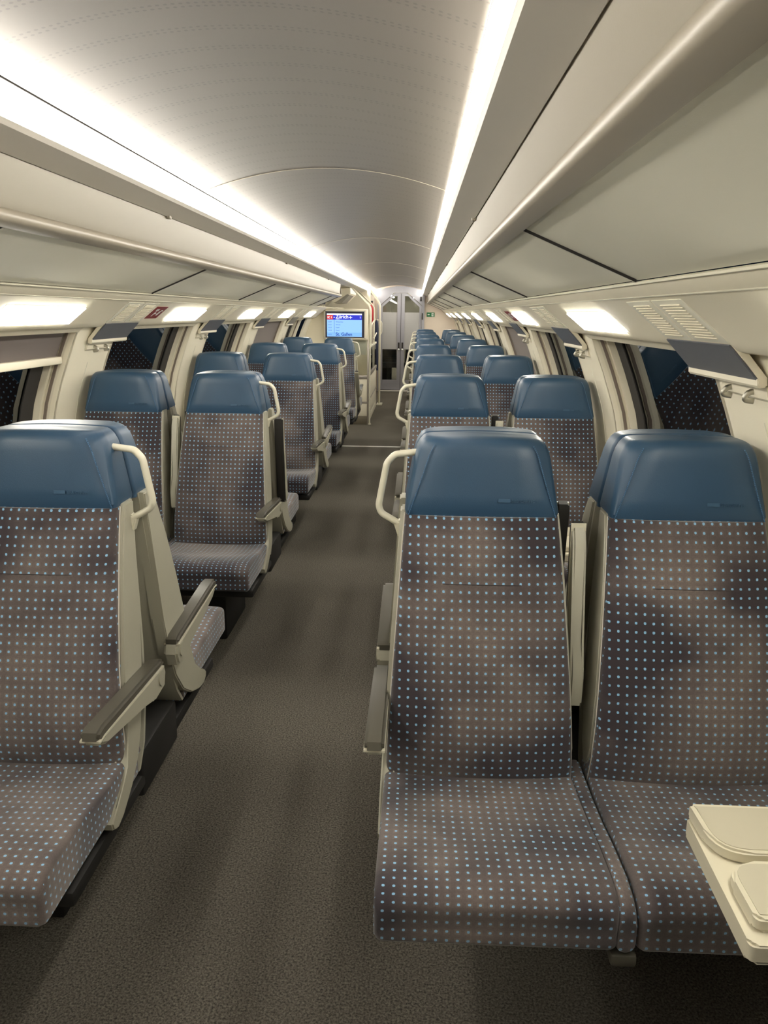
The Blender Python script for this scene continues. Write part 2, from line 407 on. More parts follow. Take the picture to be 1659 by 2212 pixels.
# ------------------------------------------------------------------ light strips with housing
for s in (-1, 1):
    nm = 'right' if s > 0 else 'left'
    t = thing('light_strip', 'long glowing ceiling light strip on the %s side of the aisle' % nm, 'light', (0, YB, 0))
    y1 = YE-.02-YB
    link('diffuser', prism(sx([(.440, 1.886), (.452, 1.826), (.462, 1.828), (.452, 1.888)], s), 'y', 0, y1, M['strip']), t)
    link('edge_fill', prism(sx([(.438, 1.8935), (.452, 1.8935), (.452, 1.8955), (.438, 1.8955)], s), 'y', 0, y1, M['cove']), t)  # added glowing sliver that brightens the ceiling edge
    link('reflector_lip', prism(sx([(.4375, 1.8865), (.452, 1.8885), (.452, 1.8925), (.438, 1.8915)], s), 'y', 0, y1, M['gap']), t)
    link('cove', prism(sx([(.4525, 1.889), (.475, 1.889), (.475, 1.94), (.4525, 1.915)], s), 'y', 0, y1, M['housing']), t)
    link('housing', prism(sx([(.452, 1.825), (.458, 1.814), (.537, 1.790), (.537, 1.82), (.475, 1.83), (.475, 1.93), (.462, 1.93), (.462, 1.828)], s), 'y', 0, y1, M['housing'], smooth=30), t)
# ------------------------------------------------------------------ luggage racks
def rack(s, y_end, extra):
    nm = 'right' if s > 0 else 'left'
    y0 = YB; t = thing('luggage_rack', 'long grey closed luggage rack above the %s windows' % nm, 'luggage rack', (0, y0, 0))
    L = y_end-y0
    # lid with clips
    link('lid', prism(sx([(.541, 1.795), (.549, 1.70), (.540, 1.675), (.56, 1.675), (.575, 1.70), (.56, 1.80)], s), 'y', 0, L, M['rack'], smooth=50), t)
    link('hinge_rod', tube([(s*.539, 0, 1.796), (s*.539, L, 1.796)], .0028, M['piping'], n=6), t)
    for k in range(9):
        yy = 2.88+P*1.5*k-.0
        if yy < y_end: link('clip', boxm(min(s*.527, s*.542), max(s*.527, s*.542), yy-y0-.012, yy-y0+.012, 1.783, 1.796, M['rack'], .003), t)
    nose = [(.540, 1.680), (.531, 1.674), (.528, 1.665), (.530, 1.656), (.536, 1.651), (.566, 1.643), (.570, 1.66), (.56, 1.68)]
    link('front_edge', prism(sx(nose, s), 'y', 0, L, M['nose'], smooth=60), t)
    # underside panels with joints
    def lerp(u): return (.567+(.819-.567)*u, 1.650+(1.545-1.650)*u)
    yy = 1.80-2*P; 
    while yy < y_end:
        a = max(yy, YB)+.008; b = min(yy+P, y_end)-.008
        if b-a > .05:
            q = [lerp(0), lerp(1), (lerp(1)[0], lerp(1)[1]+.018), (lerp(0)[0], lerp(0)[1]+.018)]
            link('underside_panel', prism(sx(q, s), 'y', a-y0, b-y0, M['rackpanel'], bev=.0015), t)
            q2 = [lerp(.0), (lerp(.985)[0], lerp(.985)[1]-.0), (lerp(.985)[0], lerp(.985)[1]-.006), (lerp(.0)[0], lerp(0)[1]-.006)]
            link('joint_strip', prism(sx(q2, s), 'y', b-y0-.012, b-y0-.001, M['handle']), t)
            link('joint_shade', prism(sx(q2, s), 'y', b-y0-.0165, b-y0-.0125, M['gap']), t)  # dark strip drawn for the shade in the gap between panels
        yy += P
    q = [(lerp(0)[0], lerp(0)[1]+.019), (lerp(1)[0], lerp(1)[1]+.019), (.82, 1.60), (.56, 1.70)]
    link('core', prism(sx(q, s), 'y', 0, L, M['gap']), t)
    link('bright_bead', tube([(s*.8195, 0, 1.5390), (s*.8195, L, 1.5390)], .0042, M['handle'], n=6), t)
    if extra:   # closed end facing the stairs
        link('end_cap', prism(sx([(.53, 1.66), (.82, 1.54), (.86, 1.6), (.86, 1.79), (.545, 1.79)], s), 'y', L, L+.02, M['rack']), t)
    return t
rack(1, YE-.02, False); rack(-1, 9.35, True)
# the slope between rack and windows
SL = [(.822, 1.536), (.848, 1.513), (.852, 1.5115), (.966, 1.4205), (.985, 1.404), (1.0, 1.40), (1.06, 1.405)]
def slope(x): return 1.536-(x-.822)*(1.536-1.4205)/(.966-.822)
for s in (-1, 1):
    e = YE-.02 if s > 0 else 12.9
    o = finish(link('trim_%d' % (4+s), sheet(sx(SL, s), YB, e, .012*s, M['wall'], 30)), 'structure', 'sloping cream cornice above the %s windows' % ('right' if s > 0 else 'left'))
    link('cornice_bead', tube([(s*.850, YB, slope(.850)-.0015), (s*.850, e, slope(.850)-.0015)], .0022, M['handle'], n=6), o)  # thin cream bead along the cornice
# slope-frame helper: u across (x), v along y
def slope_quad(s, x0, x1, y0, y1, h0, h1, mat, bev=0):
    """slab lying on the slope, standing h0..h1 proud into the room"""
    n = Vector((-.626, -.780)); pts = []
    for x, h in ((x0, h1), (x1, h1), (x1, h0), (x0, h0)): pts.append((s*(x+n.x*h), slope(x)+n.y*h))
    return prism(pts, 'y', y0, y1, mat, bev=bev)
lamp_names = []
for s, ks in ((1, range(-1, 8)), (-1, range(-1, 5))):
    nm = 'right' if s > 0 else 'left'
    for k in ks:
        y0, y1 = 2.38+P*k, 2.96+P*k
        if k == 4 and s < 0: pass
        yc = (y0+y1)/2
        cnt = k
        t = thing('window_lamp', ('square white lamp above the %s windows, the %s visible from the camera' % (nm, ORD[cnt]) if k >= 0 else 'square white lamp above the %s windows, just outside the near picture edge' % nm), 'lamp', (s*.928, yc, slope(.928)), group='square lamps above the %s windows' % nm)
        def rel(me): me.transform(Matrix.Translation((-s*.928, -yc, -slope(.928)))); return me
        link('diffuser', rel(slope_quad(s, .893, .962, y0, y1, .0, .006, M['lamp'])), t)
        link('frame', rel(slope_quad(s, .888, .967, y0-.006, y1+.006, -.004, .0012, M['cream'])), t)
    # vents
    vk = [k for k in range(0, 9 if s > 0 else 5)]
    for k in vk:
        for j in (0, 1):
            y0 = 1.615+P*k+j*.212; y1 = y0+.2; yc = (y0+y1)/2
            t = thing('air_vent', '%s slatted air vent over the %s %s pillar from the camera' % (('nearer', 'farther')[j], ORD[k], nm), 'vent', (s*.92, yc, slope(.92)), group='slatted air vents above the %s windows' % nm)
            def rel(me): me.transform(Matrix.Translation((-s*.92, -yc, -slope(.92)))); return me
            link('panel', rel(slope_quad(s, .862, .966, y0, y1, -.002, .0016, M['rackpanel'], bev=.0005)), t)
            if k < 2:
                for q in range(13):
                    x = .873+q*.0068
                    link('slat', rel(slope_quad(s, x, x+.0026, y0+.035, y1-.035, .001, .0040, M['cream'])), t)
            else:
                bmv = bmesh.new(); n = Vector((-.626, -.780))
                for q in range(13):
                    x = .873+q*.0068; pts = []
                    for xx, h in ((x, .004), (x+.0026, .004), (x+.0026, .001), (x, .001)): pts.append((s*(xx+n.x*h), slope(xx)+n.y*h))
                    prism(pts, 'y', y0+.035, y1-.035, bm=bmv)
                finish(link('slats', rel(mesh(bmv, M['cream'])), t), 'stuff')
        # tilted plate with hooks
        yc = 1.82+P*k
        t = thing('coat_hook_panel', 'tilted grey plate with coat hooks on the %s %s pillar from the camera' % (ORD[k], nm), 'hook panel', (s*1.0, yc, 1.38), group='hook panels on the %s pillars' % nm)
        def rel2(me): me.transform(Matrix.Translation((-s*1.0, -yc, -1.38))); return me
        A, B = (.968, 1.419), (1.040, 1.338)
        link('housing', rel2(prism(sx([A, (1.034, 1.350), (1.040, 1.335), (1.052, 1.336), (1.050, 1.352), (.985, 1.425)], s), 'y', yc-.205, yc+.205, M['cream'], bev=.002)), t)
        link('plate', rel2(prism(sx([(.969, 1.4165), (1.0335, 1.3485), (1.031, 1.346), (.9665, 1.4140)], s), 'y', yc-.200, yc+.200, M['plate'])), t)
        link('lip', rel2(prism(sx([(1.030, 1.350), (1.031, 1.336), (1.036, 1.331), (1.048, 1.333), (1.05, 1.345)], s), 'y', yc-.207, yc+.207, M['cream'], bev=.002)), t)
        link('bracket', rel2(prism(sx([(1.045, 1.398), (1.055, 1.345), (1.10, 1.30), (1.10, 1.398)], s), 'y', yc-.10, yc+.10, M['shell'])), t)
        if k < 3:
            for q in (-.12, 0.0):
                for yy, zz, in ((1.35, 1.3),):
                    x = 1.062
                    hk = roundpath([(s*(x+.02), yc+q, 1.318), (s*(x-.012), yc+q, 1.316), (s*(x-.020), yc+q, 1.300), (s*(x+.002), yc+q, 1.297)], .01)
                    link('hook', rel2(tube(hk, .0025, M['chrome'], n=8, rx=.0065, flat=(0, 1, 0))), t)
            link('hook_rail', rel2(prism(sx([(1.058, 1.332), (1.064, 1.306), (1.09, 1.29), (1.09, 1.34)], s), 'y', yc-.19, yc+.06, M['cream'], bev=.003)), t)
# small red pictogram signs on the slope
def red_sign(s, y0, y1, lab):
    yc = (y0+y1)/2
    t = thing('safety_sign', lab, 'sign', (s*.915, yc, slope(.915)))
    def rel(me): me.transform(Matrix.Translation((-s*.915, -yc, -slope(.915)))); return me
    link('sign_face', rel(slope_quad(s, .880, .948, y0, y1, 0, .0015, M['darkred'])), t)
    w = y1-y0
    for a, b, c, d in ((.893, .903, .2, .45), (.893, .935, .30, .36), (.915, .922, .36, .5), (.905, .930, .62, .75), (.90, .905, .7, .85)):
        link('pictogram', rel(slope_quad(s, a, b, y0+w*c, y0+w*d, .0012, .0020, M['signwhite'])), t)
red_sign(-1, 3.765, 3.93, 'small dark red safety sign above the left windows')
red_sign(1, 4.77, 4.99, 'small dark red safety sign above the right windows')
# ------------------------------------------------------------------ seats
def seat_meshes():
    D = {}
    # headrest: loft of rounded rectangles; local facing -Y
    rings = []
    zs = [1.032, 1.036, 1.046, 1.08, 1.12, 1.16, 1.179, 1.192, 1.200, 1.204, 1.2055]
    for z in zs:
        u = (z-1.032)/(1.2055-1.032)
        hw = .173-.029*u
        e = 0
        if z > 1.16: q = (z-1.16)/.0455; e = (1-math.sqrt(max(0, 1-q*q)))
        hw2 = hw-.024*e
        if z < 1.04: hw2 -= .004
        yf = -.122+.020*u+.024*e*e; yb = -.005-.003*e
        if z < 1.04: yf += .006
        cyy = (yf+yb)/2; hd = (yb-yf)/2; xl = hw2*(.97-.19*u)
        ring = []
        for x, y in rrect(hw2, hd, .010):
            yy = y
            if y < hd*.3: yy = y-.005*(1-(x/hw2)**2)*(1-e)+max(0, abs(x)-xl)*.95
            ring.append((x, cyy+min(yy, hd*.5 if y < 0 else 9), z+.004*(1-(x/hw2)**2)*u))
        rings.append(ring)
    D['headrest'] = loft(rings, M['leather'], smooth=38)
    # backrest pad
    rings = []
    prof = [(.455, -.262), (.47, -.268), (.52, -.276), (.60, -.272), (.70, -.250), (.80, -.218), (.90, -.182), (.98, -.150), (1.036, -.124)]
    for z, yf in prof:
        u = (z-.455)/(1.036-.455); hw = .207-.037*u**1.1; th = .085 if z > .85 else .11
        cyy = yf+th/2; ring = []
        for x, y in rrect(hw, th/2, .012):
            yy = y
            if y < 0: yy = y+.006-.012*(1-(x/hw)**2)+ .010*math.exp(-((z-.72)/.1)**2)*(1-(x/hw)**2) + .004*(abs(x)/hw)**6
            ring.append((x, cyy+yy, z))
        rings.append(ring)
    D['backrest'] = loft(rings, M['fabric'], uv=True)
    # horizontal seam
    z = .90; pts = []
    for i in range(17):
        x = -.085+.17*i/16; pts.append((x, -.182-.012*(1-(x/.18)**2)+.0055, z))
    D['seam'] = tube(pts, .0009, M['seam'], n=5)
    # cushion: sections in XZ along y (front at -.60)
    def cushion(hw0, hw1):
        rings = []
        for y, zt, zb, k in ((-.612, .462, .432, .92), (-.615, .476, .420, .96), (-.611, .487, .412, .985), (-.602, .498, .408, 1), (-.585, .507, .407, 1), (-.55, .512, .407, 1), (-.47, .507, .405, 1), (-.38, .494, .403, 1), (-.29, .485, .40, 1), (-.22, .484, .40, 1), (-.17, .484, .40, 1)):
            u = (y+.612)/.44; hw = (hw0+(hw1-hw0)*u)*k; cz = (zt+zb)/2; ring = []
            for x, z in rrect(hw, (zt-zb)/2, .014):
                zz = z
                if z > 0: zz = z+.006*(1-(x/hw)**2)*(1 if y < -.5 else .2)-.008*math.exp(-((y+.36)/.1)**2)*(1-(x/hw)**2)
                ring.append((x, y*1.095, cz+zz))
            rings.append(ring)
        return loft(rings, M['fabric'], uv='wrap')
    D['cushion'] = cushion(.211, .207)
    D['gusset'] = cushion(.0155, .0155)
    # side shell for either side (m = +1: at +x)
    poly = [(-.03, 1.04), (-.045, .85), (-.055, .70), (-.07, .60), (-.10, .52), (-.15, .455), (-.22, .41), (-.30, .382), (-.345, .376), (-.37, .388), (-.375, .405), (-.345, .425), (-.305, .442), (-.265, .475), (-.240, .54), (-.222, .66), (-.19, .78), (-.15, .90), (-.11, 1.0), (-.085, 1.04)]
    polyf = [(-.035, 1.04), (-.075, .85), (-.105, .70), (-.135, .60), (-.165, .52), (-.20, .465), (-.25, .42), (-.31, .385)]+poly[8:]
    polyn = polyf[:5]+[(-.20, .480), (-.225, .50)]+poly[14:]
    for m in (1, -1):
        for wide, nm, pp in ((.014, 'w', poly), (.010, 'f', polyf), (.005, 'n', polyn)):
            bm = bmesh.new(); prism(pp, 'x', -m*.02, m*wide, bm=bm, bev=.0035, seg=2)
            for v in bm.verts:
                u = (v.co.z-.455)/(.593); u = min(1, max(-.0, u)); v.co.x += m*(.207-.037*u**1.1)
            D['shell%s%d' % (nm, m)] = mesh(bm, M['shell'], smooth=35)
    # rear cover
    bm = bmesh.new()
    rr = []
    for z, y in ((.41, -.17), (.46, -.13), (.56, -.088), (.70, -.062), (.90, -.038), (1.04, -.024)):
        u = max(0, (z-.455)/.593); hw = .207-.037*u**1.1
        rr.append([(-hw, y-.012, z), (hw, y-.012, z), (hw, y, z), (-hw, y, z)])
    D['cover'] = loft(rr, M['shell'], smooth=30)
    # piping along backrest edge
    for m in (1, -1):
        pts = []
        for z, yf in prof:
            u = (z-.455)/(1.036-.455); hw = .207-.037*u**1.1
            pts.append((m*(hw+.0005), yf+.030, z))
        D['piping%d' % m] = tube(pts, .0018, M['piping'], n=5)
    # stitched seams on the headrest
    for m in (1, -1):
        bm = bmesh.new()
        for i in range(42):
            u = .03+.90*i/42; z = 1.032+u*.1735
            e = 0 if z < 1.16 else 1-math.sqrt(max(0, 1-((z-1.16)/.0455)**2))
            hw2 = .173-.029*u-.024*e; xl = hw2*(.97-.19*u)-.004
            yf = -.122+.020*u+.024*e*e-.005*(1-(xl/hw2)**2)*(1-e)
            box(bm, m*xl-.0008, m*xl+.0008, yf-.0008, yf+.003, z, z+.0026)
        D['stitch%d' % m] = mesh(bm, M['stitch'])
    # grab handle on the aisle side
    for m in (1, -1):
        pts = roundpath([(m*.132, -.05, 1.168), (m*.196, -.05, 1.160), (m*.214, -.05, 1.140), (m*.232, -.05, 1.040), (m*.226, -.05, 1.022), (m*.176, -.055, .994)], .008, 4)
        D['handle%d' % m] = tube(pts, .0078, M['handle'], n=12, rx=.0125, flat=(m*.3, 0, 1))
        # flat foot of the handle
        D['foot%d' % m] = prism([(m*.164, .970), (m*.187, .970), (m*.196, .999), (m*.168, 1.020)], 'y', -.066, -.04, M['handle'], bev=.003)
    # armrest (pointing -Y from its pivot at origin)
    bm = bmesh.new(); prism([(.02, -.045), (.03, -.01), (.02, .012), (-.34, .012), (-.372, .006), (-.376, -.004), (-.34, -.018), (-.12, -.03), (-.05, -.055)], 'x', -.0185, .0185, bm=bm, bev=.006)
    D['arm_body'] = mesh(bm, M['shell'], smooth=40)
    bm = bmesh.new(); prism([(.015, .0125), (.015, .026), (.0, .032), (-.36, .032), (-.385, .026), (-.389, .010), (-.376, .0095), (-.34, .0125)], 'x', -.0195, .0195, bm=bm, bev=.006)
    D['arm_pad'] = mesh(bm, M['pad'], smooth=40)
    me2 = D['arm_pad'].copy(); me2.materials.clear(); me2.materials.append(M['blackpad']); D['arm_padb'] = me2
    bm = bmesh.new(); prism([(.01, .008), (.01, .012), (-.36, .012), (-.384, .008), (-.384, .004), (-.36, .008)], 'x', -.0208, .0208, bm=bm)
    D['arm_lip'] = mesh(bm, M['handle'])
    bm = bmesh.new(); 
    bmesh.ops.create_cone(bm, segments=20, radius1=.019, radius2=.019, depth=.044, cap_ends=True, matrix=Matrix.Translation((0, -.01, -.012)) @ Matrix.Rotation(math.pi/2, 4, 'Y'))
    D['arm_pivot'] = mesh(bm, M['shell'], smooth=40)
    # logo
    D['logo_text'] = textmesh('SBB CFF FFS', .0108, M['emboss'], .0006)
    D['logo_box'] = boxm(0, .026, -.0, .0078, -.0006, .0006, M['emboss'])
    return D
D = seat_meshes()
def sheared(sh):
    if not sh: return D
    E = {}
    for k, me in D.items():
        if k.startswith('arm') or k in ('cushion', 'gusset', 'logo_text', 'logo_box'): E[k] = me; continue
        c = me.copy()
        for v in c.vertices:
            v.co.x += sh*min(1, max(0, (v.co.z-.48)/.57))
        E[k] = c
    return E
DS = {q: sheared(q*.001) for q in (0, 4, -4)}
def add_arm(t, x, y, z, ang, black=False, nm='armrest', scale=1):
    a = link(nm, D['arm_body'], t, (x, y, z)); a.rotation_euler = (ang, 0, 0); a.scale = (scale, 1, 1)
    p = link('pad', D['arm_padb' if black else 'arm_pad'], a)
    link('lip', D['arm_lip'], a); link('pivot', D['arm_pivot'], a)
    return a
def seat(x, yc, facing, aisle, side, pos, row, arm_ang=0.0, arm_black=False):
    """facing -1: towards the camera. aisle: True for the aisle place"""
    rot = 0 if facing < 0 else math.pi
    far = facing > 0
    if far: lab = '%s seat %s of the aisle facing away, back to back with the %s camera-facing row' % ('aisle' if aisle else 'window', side, ORD[row])
    else: lab = 'blue-headrest %s seat %s of the aisle facing the camera, in the %s row' % ('aisle' if aisle else 'window', side, ORD[row])
    if row < 0: lab = '%s seat %s of the aisle beside the camera, %s, out of view' % ('aisle' if aisle else 'window', side, 'facing forward' if far else 'facing back')
    t = thing('train_seat', lab, 'seat', (x, yc, 0), rot, group='train seats %s of the aisle facing %s' % (side, 'away' if far else 'the camera'))
    m = (1 if side == 'left' else -1)*(1 if facing < 0 else -1)     # local direction of the aisle
    q = 4*(1 if side == 'left' else -1)*(1 if facing < 0 else -1); D = DS[q]; sh = q*.001
    hr = link('headrest', D['headrest'], t)
    link('backrest', D['backrest'], t)
    link('seat_cushion', D['cushion'], t)
    link('rear_cover', D['cover'], t)
    ws = m
    link('side_shell', D['shell%s%d' % (('w' if far else 'f') if aisle else 'n', m)], t)
    link('side_shell', D['shelln%d' % -m], t)
    near = 0 <= row < 3
    if near and not far:
        link('seam', D['seam'], t)
        for q in (1, -1): link('stitching', D['stitch%d' % q], hr); link('piping', D['piping%d' % q], t)
    if near and not far:
        lg = link('logo', D['logo_text'], hr, (.064+sh, -.1244, 1.070)); lg.rotation_euler = (math.radians(84), 0, 0); lg.scale = (.9, .85, 1)
        lb = link('logo_mark', D['logo_box'], hr, (.034+sh, -.1250, 1.070)); lb.rotation_euler = (math.radians(84), 0, 0)
    if aisle:
        if not far:
            h = link('grab_handle', D['handle%d' % m], t); link('handle_foot', D['foot%d' % m], h)
        add_arm(t, m*.222, -.075, .618, arm_ang-.07, arm_black)
        add_arm(t, -m*.214, -.155, .64, math.radians(-97), True, 'centre_armrest', .8)
        if not far: link('gusset', D['gusset'], t, (-m*.2235, 0, -.004))
    return t
def bench(side, row):
    s = 1 if side == 'right' else -1; yc = YC+P*row
    b = thing('bench_frame', 'black bench frame under the %s %s pair of seat rows' % (ORD[row] if row >= 0 else 'unseen nearest', side), 'bench frame', (s*.74, yc, 0), 0, 'black frames under the benches %s of the aisle' % side)
    bm = bmesh.new()
    for q in (-1, 1): box(bm, -.345, .44, q*.33-.21, q*.33+.21, .335, .372, .01)
    link('beam', mesh(bm, M['black'], smooth=40), b)
    bm = bmesh.new()
    box(bm, .12, .24, -.20, .20, 0, .34, .01)
    link('pedestal', mesh(bm, M['black'], smooth=40), b)
    link('cross_tie', boxm(-.26, .44, -.14, .14, .31, .43, M['black'], .01), b)
    if row == 0 and side == 'right':
        link('latch', boxm(-.040, .005, -.672, -.62, .378, .402, M['pad'], .006), b)
    for facing in (-1, 1):
        for aisle in (True, False):
            ang = 0; blk = False
            if side == 'left' and row == 1 and facing > 0 and aisle: ang = math.radians(-92); blk = True
            if side == 'left' and row == 4 and facing < 0 and aisle: ang = math.radians(-35); blk = True
            seat(s*(.50 if aisle else .953), yc, facing, aisle, side, None, row, ang, blk)
for r in range(-1, 8): bench('right', r)  # nearest rows on both sides: out of view, added to darken the floor
for r in range(-1, 5): bench('left', r)
# strap hanging over the gusset edge, front right bench is part of the gusset (see latch)
# ------------------------------------------------------------------ folding tables at the wall
def rounded_poly(pts, r, idx=None, n=6):
    out = []
    for i, p in enumerate(pts):
        p = Vector(p); a = Vector(pts[i-1])-p; b = Vector(pts[(i+1) % len(pts)])-p
        rr = r[i]
        if rr == 0: out.append((p.x, p.y)); continue
        A = p+a.normalized()*rr; B = p+b.normalized()*rr
        for k in range(n+1):
            t = k/n; q = A*(1-t)**2+p*2*t*(1-t)+B*t*t; out.append((q.x, q.y))
    return out
def table_meshes():
    T = {}
    base = rounded_poly([(-.194, .134), (.205, .134), (.205, -.136), (-.200, -.136)], [.010, .0, 0, .012])
    T['base_slab'] = prism(base, 'z', -.030, 0, M['tableedge'], bev=.004)
    la = rounded_poly([(-.191, .137), (.205, .137), (.205, .019), (-.187, .019)], [.007, 0, 0, .055])
    lb = rounded_poly([(-.186, .002), (.205, .002), (.205, -.114), (-.186, -.114)], [.045, 0, 0, .012])
    def inset(poly, d):
        cx = sum(p[0] for p in poly)/len(poly); cy = sum(p[1] for p in poly)/len(poly); out = []
        n = len(poly)
        for i in range(n):
            a = Vector(poly[i-1]); b = Vector(poly[(i+1) % n]); t = (b-a); t.normalize(); nn = Vector((-t.y, t.x))
            c = Vector((cx, cy))-Vector(poly[i])
            if nn.dot(c) < 0: nn = -nn
            out.append((poly[i][0]+nn.x*d, poly[i][1]+nn.y*d))
        return out
    for nm, po in (('a', la), ('b', lb)):
        T['leaf_'+nm] = prism(po, 'z', .001, .022, M['tableedge'], bev=.004)
        T['top_'+nm] = prism(inset(po, .0075), 'z', .0215, .0232, M['tabletop'])
    T['hinge'] = boxm(-.06, .03, .130, .1415, .012, .0235, M['alu'], .001)
    T['arm'] = prism([(.10, -.03), (.205, -.03), (.205, -.16), (.19, -.16)], 'y', -.02, .02, M['shell'], bev=.003)
    return T
T = table_meshes()
for side, s, rows in (('right', 1, range(-1, 7)), ('left', -1, range(0, 4))):
    for r in rows:
        yc = 1.003+P*(r+1)
        lab = 'cream fold-out table on the right wall, between %s and %s benches' % (ORD[max(r, 0)], ORD[r+1])
        if r < 0: lab = 'cream folded table at the lower right in front of the nearest window seat'
        else: lab = 'cream folded wall table between the %s and %s %s benches' % (ORD[r], ORD[r+1], side)
        t = thing('folding_table', lab, 'table', (s*.995, yc, .675), 0 if s > 0 else math.pi, 'cream wall tables %s of the aisle' % side)
        link('base_slab', T['base_slab'], t)
        for q in 'ab':
            l = link('leaf', T['leaf_'+q], t); link('leaf_surface', T['top_'+q], l)
        link('hinge', T['hinge'], t); link('wall_arm', T['arm'], t)
# ------------------------------------------------------------------ end wall with double door (far end)
YD = YE
ew = bmesh.new()
RW = [(.46, 0), (1.3, 0), (1.3, 2.1), (.46, 2.1)]
prism(RW, 'y', YD, YD+.05, bm=ew)
prism([(-1.3, 0), (-.40, 0), (-.40, 2.1), (-1.3, 2.1)], 'y', YD, YD+.05, bm=ew)
finish(link('wall_far', mesh(ew, M['pinkwall'])), 'structure', 'pale pinkish end wall beside the glass doors')
XM = .045
port = finish(link('door_1', None, None, (XM, YD, 0)), 'structure', 'grey glazed double doors closing the far end of the aisle')
def ringpoly(outer, inner, y0, y1, mat):
    bm = bmesh.new(); n = len(outer)
    for (a, b, c, d) in [(outer[i], outer[(i+1) % n], inner[(i+1) % n], inner[i]) for i in range(n)]:
        prism([a, b, c, d], 'y', y0, y1, bm=bm)
    return mesh(bm, mat)
outer = [(-.445, 0), (-.445, 1.87), (-.30, 1.93), (-.10, 1.965), (.0, 1.968), (.10, 1.965), (.30, 1.93), (.445, 1.87), (.445, 0)]
inner = [(-.395, 0), (-.395, 1.62), (-.27, 1.73), (-.13, 1.85), (.0, 1.85), (.13, 1.85), (.27, 1.73), (.395, 1.62), (.395, 0)]
fr = bmesh.new()
for i in range(len(outer)-1): prism([outer[i], outer[i+1], inner[i+1], inner[i]], 'y', -.04, .04, bm=fr)
link('frame', mesh(fr, M['door']), port)
hd = bmesh.new(); prism([(-.52, 1.85), (-.445, 1.87), (-.30, 1.93), (-.10, 1.965), (.10, 1.965), (.30, 1.93), (.445, 1.87), (.52, 1.85), (.52, 2.1), (-.52, 2.1)], 'y', -.005, .04, bm=hd)
link('header', mesh(hd, M['pinkwall']), port)
for s in (-1, 1):
    lf = link('leaf', None, port)
    # stiles & rails as an open frame
    o = [(.004, .03), (.004, 1.845), (.12, 1.845), (.262, 1.725), (.392, 1.61), (.392, .03)]
    i_ = [(.070, .13), (.070, 1.79), (.13, 1.79), (.24, 1.685), (.350, 1.59), (.350, .13)]
    bm = bmesh.new(); n = len(o)
    for j in range(n): prism(sx([o[j], o[(j+1) % n], i_[(j+1) % n], i_[j]], s), 'y', -.02, .02, bm=bm)
    lf2 = link('leaf_frame', mesh(bm, M['door'], smooth=10), port)
    bpy.data.objects.remove(lf)
    link('pane', prism(sx(i_, s), 'y', -.003, .003, M['clear']), lf2)
    link('frosted_band', prism(sx([(.071, .80), (.071, 1.49), (.349, 1.49), (.349, .80)], s), 'y', -.006, -.004, M['frost']), lf2)
    link('bottom_panel', prism(sx([(.071, .131), (.071, .22), (.349, .22), (.349, .131)], s), 'y', -.008, -.004, M['door']), lf2)
    link('handle_plate', prism(sx([(.018, .80), (.018, .93), (.052, .93), (.052, .80)], s), 'y', -.032, -.02, M['gap'], bev=.003), lf2)
    bm = bmesh.new(); bmesh.ops.create_uvsphere(bm, u_segments=12, v_segments=8, radius=.018, matrix=Matrix.Translation((s*.035, -.04, .80)))
    link('knob', mesh(bm, M['signwhite'], smooth=60), lf2)
    link('edge_seal', prism(sx([(.0, .03), (.0, 1.84), (.004, 1.84), (.004, .03)], s), 'y', -.022, .015, M['gap']), lf2)
link('hinge', boxm(.395, .415, -.06, -.04, 1.36, 1.48, M['gap'], .003), port)
link('closer', boxm(.36, .39, -.07, -.04, 1.70, 1.78, M['gap'], .003), port)
# grab bar at the left stile of the door
gh = thing('grab_bar', 'cream looped grab bar beside the far glass doors', 'handle', (-.36, 15.1, 1.2))
link('bar', tube(roundpath([(-.06, 0, .15), (.02, 0, .14), (.05, 0, .10), (.05, 0, -.08), (.02, 0, -.13), (-.06, 0, -.15)], .03), .011, M['handle'], n=8), gh)
link('mount', boxm(-.075, -.055, -.02, .02, -.17, .17, M['handle'], .003), gh)
# vestibule and neighbouring saloon behind the door
bm = bmesh.new(); box(bm, -1.25, -1.2, YD+.05, YD+8.5, 0, 2.1); box(bm, 1.2, 1.25, YD+.05, YD+8.5, 0, 2.1); 
finish(link('wall_vestibule', mesh(bm, M['rackpanel'])), 'structure', 'grey walls of the next carriage behind the doors')
finish(link('wall_vestibule_end', boxm(-1.25, 1.25, YD+8.5, YD+8.55, 0, 2.1, M['ductgrey'])), 'structure', 'dim wall of the next carriage')
finish(link('ceiling_vestibule', boxm(-1.25, 1.25, YD+.05, YD+8.5, 1.95, 2.0, M['rackpanel'])), 'structure', 'grey ceiling of the next carriage')
for x, y, dz, lab in ((-.32, YD+5.4, 0, 'left slim ceiling tube behind the glass doors'), (.26, YD+5.4, 0, 'right slim ceiling tube behind the glass doors')):
    t = thing('ceiling_tube', lab, 'light', (x, y, 1.93))
    link('tube', boxm(-.02, .02, -2.4, 2.4, -.03, -.01, M['lamp'], .004), t); link('base', boxm(-.03, .03, -2.42, 2.42, -.01, .015, M['housing']), t)
for x, lab in ((-.55, 'dim seat seen through the left glass door'), (.62, 'dim seat seen through the right glass door')):
    t = thing('train_seat', lab, 'seat', (x+.3*(1 if x < 0 else -1), YD+1.3, 0), 0)
    for nm, kk in (('headrest', 'headrest'), ('backrest', 'backrest'), ('seat_cushion', 'cushion'), ('rear_cover', 'cover'), ('side_shell', 'shellw1')): link(nm, D[kk], t)
    link('pedestal', boxm(-.1, .1, -.4, -.1, 0, .40, M['black'], .01), t)
    add_arm(t, .238, -.075, .615, 0)
